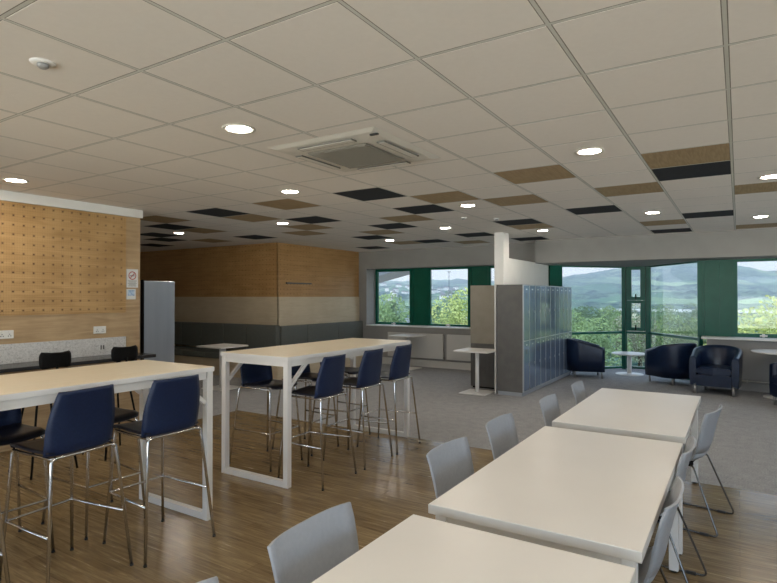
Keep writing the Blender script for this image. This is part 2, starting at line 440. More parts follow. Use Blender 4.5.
panel(15, BR + .26, BR + .50, ZS - .01, ZH)
window('x', (BR + .50, YG), (1.40, YG), ZS - .01, ZH, fw=.065, handle=.44)
panel(16, 1.40, 1.9, ZS - .01, ZH)
window('x', (1.9, YG), (XR, YG), ZS - .01, ZH, fw=.05)
for h0, h1 in RH: window('y', (XR + .1, h0), (XR + .1, h1), .85, 2.35, fw=.05)
for h0, h1 in BH: window('x', (h0, Y0 - .1), (h1, Y0 - .1), .25, 2.45, fw=.05)

# ------------------------------------------------------------------ ceiling things
def cell(i, j): return (GX + .6 * (i + .5), GY + .6 * (j + .5), CZ)
dl = thing('recessed_downlight', '', 'light', (0, 0, 0), group='recessed ceiling downlights')
one('trim_ring', lambda b: lathe(b, [(.078, 0), (.106, 0), (.108, -.004), (.102, -.009), (.08, -.006), (.078, 0)], 28, caps=False), 'ac_white', dl)
one('diffuser', lambda b: lathe(b, [(.0, -.001), (.0785, -.001), (.0785, -.003), (.0, -.003)][1:3], 28), 'lamp', dl)
LIGHTS = [(-2, 1, 'round lit downlight in the ceiling left of the air conditioning cassette'),
 (-7, 1, 'round lit downlight near the ceiling edge above the perforated plywood wall'),
 (-4, 4, 'round lit downlight just beyond the air conditioning cassette, by a wood ceiling tile'),
 (1, 4, 'large round lit downlight right of the air conditioning cassette, near the ceiling centre'),
 (-11, 7, 'round lit downlight farthest left, above the tall steel cabinet'),
 (-7, 7, 'small round lit downlight over the corner of the plywood booth'),
 (-2, 7, 'round lit downlight between the middle bar table and the partition post, by a wood tile'),
 (3, 7, 'round lit downlight at the right edge of the photo, the larger one'),
 (1, 10, 'round lit downlight beyond the pair of wood and black tiles, above the bay'),
 (-4, 10, 'small round lit downlight left of the white partition post'),
 (3, 12, 'round lit downlight at the right edge of the photo, the smaller, farther one'),
 (-2, 12, 'small round lit downlight right of the white partition post'),
 (-7, 12, 'tiny round lit downlight farthest away, before the left windows'),
 (3, 1, 'round lit downlight overhead to the right of the camera'), (1, -2, 'round lit downlight overhead behind the camera'),
 (-4, -2, 'round lit downlight overhead behind the bar table'), (-2, -5, 'round lit downlight behind the camera, left'), (-7, -4, 'round lit downlight behind the camera near the plywood wall'),
 (4, -5, 'round lit downlight behind the camera, right')]
for n_, (i, j, lb) in enumerate(LIGHTS):
    if n_ == 0: dl.location = cell(i, j); dl['label'] = lb
    else: dup(dl, lb, cell(i, j))

ac = thing('air_conditioning_cassette', 'square white air conditioning cassette with grey slatted grille set in the ceiling', 'air conditioner', (-2.445, 3.415, CZ - .0015))
def acf(b):
    h = .475
    # bevelled frame made of four mitred pieces
    for a in range(4):
        R_ = Matrix.Rotation(a * PI / 2, 4, 'Z')
        pr = [(-h, -h, .0), (h, -h, .0), (h - .05, -h + .05, -.014), (-h + .05, -h + .05, -.014)]
        pr2 = [(-h + .05, -h + .05, -.014), (h - .05, -h + .05, -.014), (h - .20, -h + .20, -.026), (-h + .20, -h + .20, -.026)]
        for q in (pr, pr2): b.faces.new([b.verts.new(R_ @ Vector(p)) for p in q])
    vs = [b.verts.new(p) for p in ((-h, -h, 0), (-h, h, 0), (h, h, 0), (h, -h, 0))]; b.faces.new(vs)
one('fascia', acf, 'ac_white', ac)
for a in range(4):
    def sl(b, a=a):
        R_ = Matrix.Rotation(a * PI / 2, 4, 'Z'); n0 = len(b.verts)
        box(b, -.24, .24, -.405, -.395, -.030, -.024); box(b, -.24, .24, -.345, -.337, -.031, -.024); box(b, -.24, -.232, -.4, -.34, -.031, -.024); box(b, .232, .24, -.4, -.34, -.031, -.024)
        for v_ in b.verts: v_.co = R_ @ v_.co
    one('air_slot', sl, 'ac_slot', ac)
    def fl(b, a=a):
        R_ = Matrix.Rotation(a * PI / 2, 4, 'Z')
        box(b, -.23, .23, -.393, -.347, -.033, -.025)
        for v_ in b.verts: v_.co = R_ @ v_.co
    one('flap', fl, 'ac_white', ac)
def grl(b):
    box(b, -.26, .26, -.26, .26, -.034, -.024)
    for k in range(25): box(b, -.25, .25, -.25 + k * .0205, -.242 + k * .0205, -.040, -.034)
one('grille', grl, 'louvre', ac)
one('sensor_eye', lambda b: box(b, -.12, -.08, -.462, -.445, -.03, -.018) if 0 else box(b, .395, .455, -.41, -.39, -.03, -.02), 'slot', ac)

pir = thing('motion_sensor', 'small round white ceiling sensor with grey lens at the top left', 'sensor', cell(-2, -1))
one('base_ring', lambda b: lathe(b, [(.055, 0), (.052, -.006), (.03, -.008)], 24), 'white_metal', pir)
one('sensor_lens', lambda b: lathe(b, [(.026, -.005), (.025, -.02), (.015, -.028)], 20), 'lens', pir)
for (x, y, lb) in ((-2.86, 7.35, 'small pale round detector on the ceiling right of the farther black tiles'), (-3.2, 7.0, 'small pale round detector on the ceiling beside a black tile')):
    d_ = thing('smoke_detector', lb, 'sensor', (x, y, CZ), group='small ceiling detectors')
    one('base_ring', lambda b: lathe(b, [(.04, 0), (.038, -.015)], 16), 'white_metal', d_)
    one('sensing_head', lambda b: lathe(b, [(.026, -.012), (.022, -.03)], 16), 'lens', d_)

# ------------------------------------------------------------------ left wall things
wt = thing('worktop', 'long black worktop fixed along the plywood wall', 'worktop', (WX + .003, 0, 0))
bx('top_board', (0.0, .44, Y0 + .01, 4.17, .862, .90), 'black_top', wt, bev=.004)
for y in (-2.4, -.8, .8, 2.4, 3.95):
    one('bracket', lambda b, y=y: (box(b, 0, .36, y - .02, y + .02, .83, .862), box(b, 0, .03, y - .02, y + .02, .60, .83)), 'black', wt)
tag(bx('upstand', (WX + .003, WX + .02, Y0 + .01, 4.045, .901, 1.105), 'terrazzo'), 'long grey terrazzo upstand between black worktop and plywood wall', 'upstand')
def socket(y, z, lb, w=.148):
    s_ = thing('wall_socket', lb, 'socket', (WX, y, z), group='sockets on the plywood wall')
    one('face_plate', lambda b: box(b, .0, .014, -w / 2, w / 2, -.043, .043, bev=.003), 'socket', s_)
    one('switch', lambda b: box(b, .012, .018, -.038, -.022, .012, .03), 'socket', s_)
    one('switch', lambda b: box(b, .012, .018, .022, .038, .012, .03), 'socket', s_)
    for q in (-.035, .035):
        one('socket_holes', lambda b: [box(b, .0135, .0148, q + p - .004, q + p + .004, r_, r_ + .01) for p, r_ in ((-.011, -.022), (.011, -.022), (0, -.004))], 'slot', s_)
socket(3.72, 1.202, 'white double wall socket below the perforated board, nearer the wall end')
socket(2.72, 1.205, 'white double wall socket below the perforated board at the left photo edge')
up = thing('worktop_power_socket', 'small grey power outlet in the terrazzo upstand beside the right black stool', 'socket', (WX + .02, 3.74, 1.0))
one('face_plate', lambda b: box(b, 0, .008, -.028, .028, -.045, .045, bev=.002), 'terrazzo', up)
for q in (-.016, .016): one('socket_hole', lambda b: box(b, .008, .0095, q - .006, q + .006, -.03, .02), 'slot', up)

sg = thing('no_smoking_sign', 'white no smoking notice with red circle on the plywood wall end', 'sign', (WX, 4.135, 1.825))
one('sign_board', lambda b: box(b, 0, .006, -.078, .078, -.115, .115), 'sign_white', sg)
def ring(b):
    n = 28; R1, R2 = .052, .042; c = .035
    pts = [[b.verts.new((.0075, math.cos(2 * PI * k / n) * r_, c + math.sin(2 * PI * k / n) * r_)) for k in range(n)] for r_ in (R1, R2)]
    for k in range(n): b.faces.new([pts[0][k], pts[0][(k + 1) % n], pts[1][(k + 1) % n], pts[1][k]])
    a = [(-.033, .033 + c), (-.027, .038 + c), (.033, -.033 + c), (.027, -.038 + c)]
    b.faces.new([b.verts.new((.0078, -y, z)) for y, z in a])
one('prohibition_circle', ring, 'sign_red', sg)
def cig(b):
    box(b, .0062, .0070, -.030, .022, .028, .036); box(b, .0062, .0070, .024, .030, .028, .036)
    box(b, .0062, .0070, .018, .022, .040, .056); box(b, .0062, .0070, .026, .030, .040, .052)
one('cigarette_symbol', cig, 'sign_black', sg)
one('text_lines', lambda b: [box(b, .0062, .0070, -w, w, z, z + .007) for w, z in ((.06, -.035), (.05, -.05), (.06, -.068), (.045, -.083), (.055, -.098))], 'lens', sg)
s2 = thing('wall_notice', 'small square pale blue notice below the no smoking sign', 'sign', (WX, 4.12, 1.628))
one('sign_board', lambda b: box(b, 0, .006, -.062, .062, -.065, .065), 'sign_white', s2)
one('printed_picture', lambda b: box(b, .006, .007, -.045, .045, -.02, .05), 'sign_blue', s2)

# steel cabinet behind the wall end
cab = thing('steel_cabinet', 'tall blue grey steel cabinet standing beyond the end of the plywood wall', 'cabinet', (-7.33, 4.94, 0))
bx('body', (-.33, .305, -.25, .25, .04, 1.82), 'steel_cab', cab, bev=.006)
bx('door', (.306, .33, -.245, .247, .06, 1.815), 'steel_cab', cab, bev=.005)
bx('plinth', (-.31, .29, -.23, .23, 0, .042), 'black', cab)
one('edge_strip', lambda b: box(b, .29, .336, -.275, -.251, .0, 1.83), 'black', cab)  # black strip painted for the shadow on the cabinet's near side

# ------------------------------------------------------------------ bench of the booth
bench = thing('booth_bench', 'charcoal upholstered bench along the dim left face of the plywood booth', 'bench', (BX, BY - .003, 0), group=None)
bench2 = thing('booth_bench', 'charcoal upholstered bench along the right face of the plywood booth', 'bench', (BX + .003, BY, 0))
SD = .62
def pad(b, x0, x1, y0, y1, z0, z1): box(b, x0, x1, y0, y1, z0, z1, bev=.018)
xs = [-4.9, -4.2, -3.5, -2.8, -2.1, -1.4, -.7, .03]
for a_, b_ in zip(xs, xs[1:]):
    one('back_cushion', lambda b: pad(b, a_ + .005, b_ - .005 + (.10 if b_ > 0 else 0), -.15, -.03, .50, 1.02), 'uphol', bench)
    one('seat_cushion', lambda b: pad(b, a_ + .005, b_ - .005 + (SD if b_ > 0 else 0), -SD - .03, -.035, .34, .46), 'uphol', bench)
ys = [-.03, .78, 1.86, 2.83]
for a_, b_ in zip(ys, ys[1:]):
    one('back_cushion', lambda b: pad(b, .03, .15, a_ + .01, b_ - .005, .50, 1.0), 'uphol', bench2)
    one('seat_cushion', lambda b: pad(b, .155, SD + .03, a_ + .005, b_ - .005, .34, .46), 'uphol', bench2)
one('bench_base', lambda b: (box(b, -4.9, SD, -SD, -.035, 0, .34)), 'ply_light', bench)
one('bench_base', lambda b: box(b, .035, SD, -.03, 2.83, 0, .34), 'ply_light', bench2)
tag(bx('wall_vent_strip', (BX + .012, BX + .05, 8.50, 9.28, 1.86, 1.89), 'grey_side'), 'thin grey strip fixed on the upper plywood of the booth side', 'strip')

# ------------------------------------------------------------------ tables
def bar_table(name, label, y0, y1, xc):
    t_ = thing(name, label, 'table', (xc, (y0 + y1) / 2, 0), group='high bar tables')
    L = (y1 - y0) / 2; W = .405; zt = 1.095
    bx('tabletop', (-W, W, -L, L, zt - .035, zt), ['maple'], t_, bev=.003)
    bx('top_edging', (-W - .003, W + .003, -L - .003, L + .003, zt - .034, zt - .003), 'white_metal', t_)
    w = .05
    one('apron_frame', lambda b: (box(b, -W + .006, -W + .004 + w, -L + .06, L - .06, zt - .035 - w, zt - .036), box(b, W - .004 - w, W - .006, -L + .06, L - .06, zt - .035 - w, zt - .036)), 'white_metal', t_)
    for s in (-1, 1):
        ye = s * (L - .004 - w / 2)
        for q in (-1, 1):
            xe = q * (W - .004 - w / 2)
            one('leg', lambda b: box(b, xe - w / 2, xe + w / 2, ye - w / 2, ye + w / 2, 0.0, zt - .036, bev=.003), 'white_metal', t_)
            def br_(b):
                y1_ = ye - s * .03; y2 = ye - s * .27; z1_, z2 = .84, 1.05; k = .014
                d = Vector((0, y2 - y1_, z2 - z1_)).normalized(); n_ = Vector((0, -d.z, d.y)) * k
                P = [Vector((0, y1_, z1_)), Vector((0, y2, z2))]
                vs = []
                for p in P:
                    for sx, sn in ((-1, -1), (1, -1), (1, 1), (-1, 1)): vs.append(b.verts.new(p + n_ * sn + Vector((xe + sx * .014, 0, 0))))
                for f in ((0, 1, 2, 3), (4, 7, 6, 5), (0, 4, 5, 1), (1, 5, 6, 2), (2, 6, 7, 3), (3, 7, 4, 0)): b.faces.new([vs[i] for i in f])
            one('brace', br_, 'white_metal', t_)
        one('cross_rail', lambda b: (box(b, -W + .054, W - .054, ye - w / 2 + .002, ye + w / 2 - .002, zt - .085, zt - .036)), 'white_metal', t_)
        one('floor_rail', lambda b: (box(b, -W + .054, W - .054, ye - w / 2 + .002, ye + w / 2 - .002, .001, w)), 'white_metal', t_)
    return t_
bar_table('bar_table', 'long pale wood bar table with white frame in the middle of the room', 3.44, 5.47, -3.575)
bar_table('bar_table', 'long pale wood bar table with white frame cut by the left photo edge', .55, 2.70, -3.605)

def white_table(y0, y1, label):
    t_ = thing('dining_table', label, 'table', (-.685, (y0 + y1) / 2, 0), group='white tables in a row')
    L = (y1 - y0) / 2; W = .405; zt = .74
    bx('tabletop', (-W, W, -L, L, zt - .04, zt), 'white_top', t_, bev=.002)
    bx('edge_band', (-W - .0015, W + .0015, -L - .0015, L + .0015, zt - .0385, zt - .0025), 'edge', t_)
    one('apron_frame', lambda b: (box(b, -W + .03, -W + .06, -L + .06, L - .06, zt - .085, zt - .04), box(b, W - .06, W - .03, -L + .06, L - .06, zt - .085, zt - .04), box(b, -W + .06, W - .06, -L + .03, -L + .06, zt - .085, zt - .04), box(b, -W + .06, W - .06, L - .06, L - .03, zt - .085, zt - .04)), 'white_metal', t_)
    for sx in (-1, 1):
        for sy in (-1, 1):
            cx, cy = sx * (W - .045), sy * (L - .045)
            lg = one('leg', lambda b: box(b, cx - .025, cx + .025, cy - .025, cy + .025, .012, zt - .04, bev=.004), 'white_metal', t_)
            one('foot', lambda b: lathe(b, [(.018, 0), (.02, .012)], 12, (cx, cy)), 'rubber', lg)
    return t_
white_table(.27, 1.905, 'white dining table nearest the camera, cut by the bottom photo edge')
white_table(2.035, 3.665, 'white dining table in the middle of the row of three')
white_table(3.83, 5.47, 'white dining table at the far end of the row of three')

def pedestal(name, label, loc, shape, w, h, base, rz=0., grp=None, m='white_top', col=.035):
    t_ = thing(name, label, 'table', loc, rz, grp)
    if shape == 'sq':
        bx('tabletop', (-w[0] / 2, w[0] / 2, -w[1] / 2, w[1] / 2, h - .026, h), m, t_, bev=.006)
        bx('base_plate', (-base[0] / 2, base[0] / 2, -base[1] / 2, base[1] / 2, 0, .014), 'white_metal', t_, bev=.004)
    else:
        one('tabletop', lambda b: lathe(b, [(w - .012, h - .024), (w, h - .014), (w, h - .004), (w - .004, h)], 40), m, t_)
        one('base_plate', lambda b: lathe(b, [(base, 0), (base, .01), (.05, .02)], 32), 'white_metal', t_)
    one('column', lambda b: lathe(b, [(col, .012), (col, h - .026)], 20), 'white_metal', t_)
    return t_
pedestal('pedestal_table', 'square white pedestal table beside the end of the lockers', (-3.68, 8.57, 0), 'sq', (.60, .58), .712, (.46, .46), col=.032)
pedestal('pedestal_table', 'square white pedestal table before the dark booth bench', (-7.62, 6.62, 0), 'sq', (.62, .62), .745, (.5, .5), col=.055)
pedestal('pedestal_table', 'small white table below the left window, behind the middle bar table', (-6.2, 10.6, 0), 'sq', (.62, .62), .745, (.46, .46), col=.032)
pedestal('coffee_table', 'low round white coffee table on a square base in the window bay', (-1.90, 12.25, 0), 'r', .34, .435, .27, col=.045)
pedestal('round_table', 'round white pedestal table at the right photo edge below the window', (.62, 10.70, 0), 'r', .46, .73, .3, col=.035)

# ------------------------------------------------------------------ bar stools
def bar_stool():
    t_ = thing('bar_stool', '', 'bar stool', group='navy bar stools')
    zs = .752
    g = []
    for (x, z, hw, bow) in ((.215, zs - .025, .165, -.02), (.20, zs - .004, .178, -.012), (.12, zs, .188, 0), (-.02, zs - .008, .192, 0), (-.14, zs - .008, .192, .0), (-.195, zs - .004, .192, .0)):
        g.append([Vector((x + bow * u * u, hw * u, z + .012 * u * u)) for u in [k / 6 - 1 for k in range(13)]])
    one('seat', lambda b: sheet(b, g, .012), 'seat_dark', t_)
    g2 = []
    for (x, z, hw, bow) in ((-.195, zs - .014, .196, .045), (-.206, zs - .002, .200, .045), (-.212, zs + .04, .202, .045), (-.216, zs + .12, .203, .035), (-.222, zs + .18, .197, .028), (-.232, zs + .24, .186, .026), (-.248, zs + .31, .168, .026), (-.256, zs + .333, .160, .026)):
        g2.append([Vector((x + bow * u ** 4, hw * u, z)) for u in [k / 6 - 1 for k in range(13)]])
    one('backrest', lambda b: sheet(b, g2, .011), 'navy', t_)
    one('seat_frame', lambda b: tube(b, smooth_path([(.17, -.17, zs - .022), (-.215, -.188, zs - .022), (-.215, .188, zs - .022), (.17, .17, zs - .022)], .02), .0085), 'chrome', t_)
    for s in (-1, 1):
        for front in (0, 1):
            p = ((.14, s * .165, zs - .022), (.17, s * .172, zs - .03), (.222, s * .212, .012)) if front else ((-.215, s * .165, zs - .022), (-.217, s * .19, zs - .03), (-.285, s * .25, .012))
            lg = one('leg', lambda b: tube(b, smooth_path(p, .03), .0095, 10), 'chrome', t_)
            one('rubber_foot', lambda b: lathe(b, [(.0105, 0), (.0108, .012)], 12, (p[2][0], p[2][1])), 'rubber', lg)
    f = .33
    def at(front, s, z):
        k = (zs - .03 - z) / (zs - .042)
        a, b = (((.17, .172), (.222, .212)) if front else ((-.217, .19), (-.285, .25)))
        return (a[0] + (b[0] - a[0]) * k, s * (a[1] + (b[1] - a[1]) * k), z)
    one('footrest', lambda b: tube(b, smooth_path([at(0, -1, f), at(1, -1, f), at(1, 1, f), at(0, 1, f)], .02), .0075), 'chrome', t_)
    return t_
st = bar_stool(); first = [True]
def place(proto, flag, lb, x, y, rz, group=None):
    if flag[0]: flag[0] = False; proto.location = (x, y, 0); proto.rotation_euler.z = rz; proto['label'] = lb; 
    else: return dup(proto, lb, (x, y, 0), rz, group)
    if group: proto['group'] = group
for y, lb, xq, rq in ((3.81, 'navy bar stool on the right side of the middle table, nearest the camera', -3.20, .05), (4.45, 'navy bar stool on the right side of the middle table, middle of three', -3.215, .03), (5.03, 'navy bar stool on the right side of the middle table, farthest of three', -3.22, .03)):
    place(st, first, lb, xq, y, PI + rq)
for y, lb in ((3.92, 'navy bar stool on the far side of the middle table, nearest the camera'), (4.5, 'navy bar stool on the far side of the middle table, second of three'), (5.1, 'navy bar stool on the far side of the middle table, farthest of three')):
    place(st, first, lb, -3.84, y, rnd.uniform(-.03, .03))
for y, lb, xq, rq in ((2.26, 'navy bar stool nearest the right end of the left bar table, camera side', -3.25, -.02), (1.70, 'navy bar stool with large back in front, second on the camera side', -3.32, .09), (1.07, 'navy bar stool at the left photo edge, only its chrome leg showing', -3.30, .0)):
    place(st, first, lb, xq, y, PI + rq)
for y, lb in ((2.24, 'navy bar stool on the far side of the left bar table, mostly hidden behind another'), (1.60, 'navy bar stool on the far side of the left bar table, cut by photo edge')):
    place(st, first, lb, -3.85, y, rnd.uniform(-.03, .03))

# black worktop stools
def low_stool():
    t_ = thing('worktop_stool', '', 'stool', group='black stools at the worktop')
    one('seat', lambda b: lathe(b, [(.165, .655), (.18, .668), (.18, .69), (.165, .70)], 24), 'black', t_)
    g = [[Vector((-.215 + .03 * u * u, .135 * u * w, z + .015)) for u in [k / 5 - 1 for k in range(11)]] for z, w in ((.945, .80), (.952, .90), (.966, .97), (.99, 1), (1.035, 1), (1.06, .98), (1.072, .92), (1.078, .84))]
    one('backrest', lambda b: sheet(b, g, .03), 'black', t_)
    one('back_support', lambda b: tube(b, smooth_path([(-.08, 0, .655), (-.225, 0, .67), (-.228, 0, .99)], .05), .012), 'black', t_)
    for sx in (-1, 1):
        for sy in (-1, 1):
            one('leg', lambda b: tube(b, [(sx * .11, sy * .11, .66), (sx * .20, sy * .20, 0)], .010), 'black', t_)
    one('footrest', lambda b: tube(b, [(.158, -.158, .30), (.158, .158, .30), (-.158, .158, .30), (-.158, -.158, .30), (.158, -.158, .30)], .008), 'black', t_)
    return t_
ls = low_stool(); f2 = [True]
place(ls, f2, 'black low backed stool at the worktop, the left of the two', -5.42, 2.62, PI)
place(ls, f2, 'black low backed stool at the worktop, the right one nearer the wall end', -5.42, 3.29, PI)

# ------------------------------------------------------------------ grey chairs
def grey_chair():
    t_ = thing('stacking_chair', '', 'chair', group='light grey chairs at the white tables')
    def row(x, z, hw, bow, up): return [Vector((x + bow * abs(u) ** 3, hw * u, z + up * u * u)) for u in [k / 6 - 1 for k in range(13)]]
    seat = [row(*r) for r in ((.225, .425, .17, -.02, .0), (.215, .447, .195, -.015, .004), (.15, .455, .21, 0, .01), (.0, .445, .212, 0, .016), (-.10, .440, .21, .0, .02), (-.155, .447, .205, .01, .024), (-.188, .468, .20, .02, .022), (-.205, .505, .203, .026, .014))]
    back = [row(*r) for r in ((-.2052, .506, .203, .026, .014), (-.222, .56, .210, .03, .0), (-.236, .63, .216, .032, 0), (-.252, .70, .220, .033, 0), (-.268, .76, .223, .034, .0), (-.284, .806, .224, .034, .0), (-.2845, .8075, .223, .034, 0.))]
    one('seat', lambda b: sheet(b, seat, .009), 'grey_shell', t_)
    one('backrest', lambda b: sheet(b, back, .009), 'grey_shell', t_)
    for s in (-1, 1):
        one('sled_leg', lambda b: tube(b, smooth_path([(-.13, s * .165, .428), (-.165, s * .20, .432), (-.33, s * .262, .0075), (.235, s * .252, .0075), (.17, s * .20, .434), (.12, s * .165, .43)], .035), .0062), 'dark_chrome', t_)
        one('glide', lambda b: (box(b, -.27, -.22, s * .2605 - .008, s * .2605 + .008, 0, .016), box(b, .14, .19, s * .2535 - .008, s * .2535 + .008, 0, .016)), 'rubber', t_)
    one('seat_frame', lambda b: (tube(b, [(-.13, -.165, .428), (-.13, .165, .428)], .0075), tube(b, [(.12, -.165, .432), (.12, .165, .432)], .0075), box(b, -.15, -.09, -.17, -.12, .418, .436), box(b, -.15, -.09, .12, .17, .418, .436), tube(b, [(-.13, -.09, .428), (.12, -.09, .432)], .006), tube(b, [(-.13, .09, .428), (.12, .09, .432)], .006)), 'black', t_)
    return t_
gc = grey_chair(); f3 = [True]
for x, y, a, lb in ((-1.0, .845, .0, 'light grey chair whose top corner alone shows at the bottom photo edge'),
                 (-1.015, 1.51, .02, 'light grey chair nearest the camera on the left side of the white tables'),
                 (-1.06, 2.655, -.02, 'light grey chair, second from the camera on the left side of the white tables'),
                 (-1.06, 3.41, .0, 'light grey chair, third from the camera on the left side of the white tables'),
                 (-1.01, 4.32, .03, 'light grey chair, fourth from the camera on the left side of the white tables'),
                 (-.99, 5.17, .05, 'light grey chair farthest along the left side of the white tables')):
    place(gc, f3, lb, x, y, a)
for x, y, a, lb in ((-.40, 4.57, PI - .17, 'light grey chair farthest along the right side, turned slightly, wholly visible'),
                 (-.487, 3.38, PI - .01, 'light grey chair, middle of the three on the right side of the white tables'),
                 (-.482, 2.53, PI, 'light grey chair nearest the camera on the right side of the white tables')):
    place(gc, f3, lb, x, y, a)

# ------------------------------------------------------------------ lockers
lk = thing('locker', '', 'locker', group='lockers in the row')
D, W_, H = .45, .3, 1.79
bx('body', (-D, -.02, -W_ / 2 + .001, W_ / 2 - .001, .06, H), 'grey_side', lk)
bx('plinth', (-D + .02, -.03, -W_ / 2 + .001, W_ / 2 - .001, 0, .06), 'locker_edge', lk)
one('frame', lambda b: (box(b, -.02, .0, -W_ / 2 + .001, -W_ / 2 + .012, .06, H), box(b, -.02, .0, W_ / 2 - .012, W_ / 2 - .001, .06, H), box(b, -.02, 0, -W_ / 2 + .012, W_ / 2 - .012, H - .015, H), box(b, -.02, 0, -W_ / 2 + .012, W_ / 2 - .012, .877, .889), box(b, -.02, 0, -W_ / 2 + .012, W_ / 2 - .012, .06, .08)), 'locker_edge', lk)
for z0, z1 in ((.082, .876), (.89, H - .016)):
    d_ = one('door', lambda b: box(b, -.018, -.002, -W_ / 2 + .014, W_ / 2 - .014, z0, z1, bev=.002), 'locker_door', lk)
    zc = z0 + (z1 - z0) * .52
    one('lock', lambda b: (box(b, -.002, .008, .088, .104, zc - .02, zc + .02, bev=.003)), 'locker_edge', d_)
    one('number_plate', lambda b: box(b, -.002, .001, -.03, .03, z1 - .07, z1 - .05), 'locker_edge', d_)
    one('vent_slots', lambda b: [box(b, -.002, -.001, -.05, .05, z1 - .13 - k * .018, z1 - .124 - k * .018) for k in range(5)], 'slot', d_)
ords = ['nearest the camera, its grey side showing', 'second from the near end', 'third from the near end', 'fourth from the near end', 'fifth from the near end', 'sixth from the near end', 'seventh from the near end', 'eighth from the near end', 'ninth from the near end', 'last, at the far end']
for k, o_ in enumerate(ords):
    lb = 'blue grey two door locker in the row, ' + o_; p = (-2.895, 8.60 + W_ * (k + .5), 0)
    if k == 0: lk.location = p; lk['label'] = lb
    else: dup(lk, lb, p)

# beige cabinet left of the post
bc = thing('louvred_cabinet', 'beige tall cabinet with dark ribbed lower part behind the square pedestal table', 'cabinet', (-3.765, 9.2, 0))
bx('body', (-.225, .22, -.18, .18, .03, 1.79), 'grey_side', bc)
bx('front_panel', (-.225, .22, -.20, -.181, .78, 1.79), 'beige', bc, bev=.003)
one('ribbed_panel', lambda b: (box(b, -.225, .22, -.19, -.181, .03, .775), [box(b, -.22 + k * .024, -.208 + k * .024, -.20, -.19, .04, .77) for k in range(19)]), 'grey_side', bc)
bx('plinth', (-.2, .2, -.16, .16, 0, .03), 'black', bc)
tag(bx('edge_strip', (PX - .02, PX + .0, 8.62, 8.975, .0, 1.79), 'white_paint'), 'narrow white upright board between the beige cabinet and the lockers', 'board')

# radiators
def radiator(x0, x1, lb):
    r_ = thing('radiator', lb, 'radiator', ((x0 + x1) / 2, YW - .003, 0), group='radiators below the left windows')
    L = (x1 - x0) / 2
    one('panel', lambda b: box(b, -L, L, -.075, -.02, .20, .76, bev=.006), 'radiator', r_)
    one('top_grille', lambda b: [box(b, -L + .01 + k * (2 * L - .02) / 30, -L + .02 + k * (2 * L - .02) / 30, -.07, -.022, .76, .766) for k in range(30)], 'louvre', r_)
    one('bracket', lambda b: (box(b, -L + .1, -L + .14, -.02, 0, .3, .6), box(b, L - .14, L - .1, -.02, 0, .3, .6)), 'radiator', r_)
    one('valve', lambda b: (tube(b, [(L + .02, -.045, .24), (L + .02, -.045, .19)], .012), box(b, L, L + .03, -.055, -.035, .22, .24)), 'chrome', r_)
radiator(-7.0, -5.55, 'long flat white radiator below the first left window, under the small table')
radiator(-5.46, -4.2, 'long flat white radiator below the second left window, running behind the beige cabinet')
bx('baseboard_far_left', (BX + .7, PX - .17, YW - .035, YW, 0, .15), 'radiator', kind='structure')
pp = thing('heating_pipe', 'long horizontal heating pipe along the wall under the right window', 'pipe', (BR + .2, 11.115, .17))
one('pipe_run', lambda b: tube(b, [(0, 0, 0), (4.5, 0, 0)], .014), 'radiator', pp)
for k in (.5, 2.0, 3.5): one('pipe_clip', lambda b: box(b, k - .01, k + .01, -.02, .08, -.02, .02), 'radiator', pp)

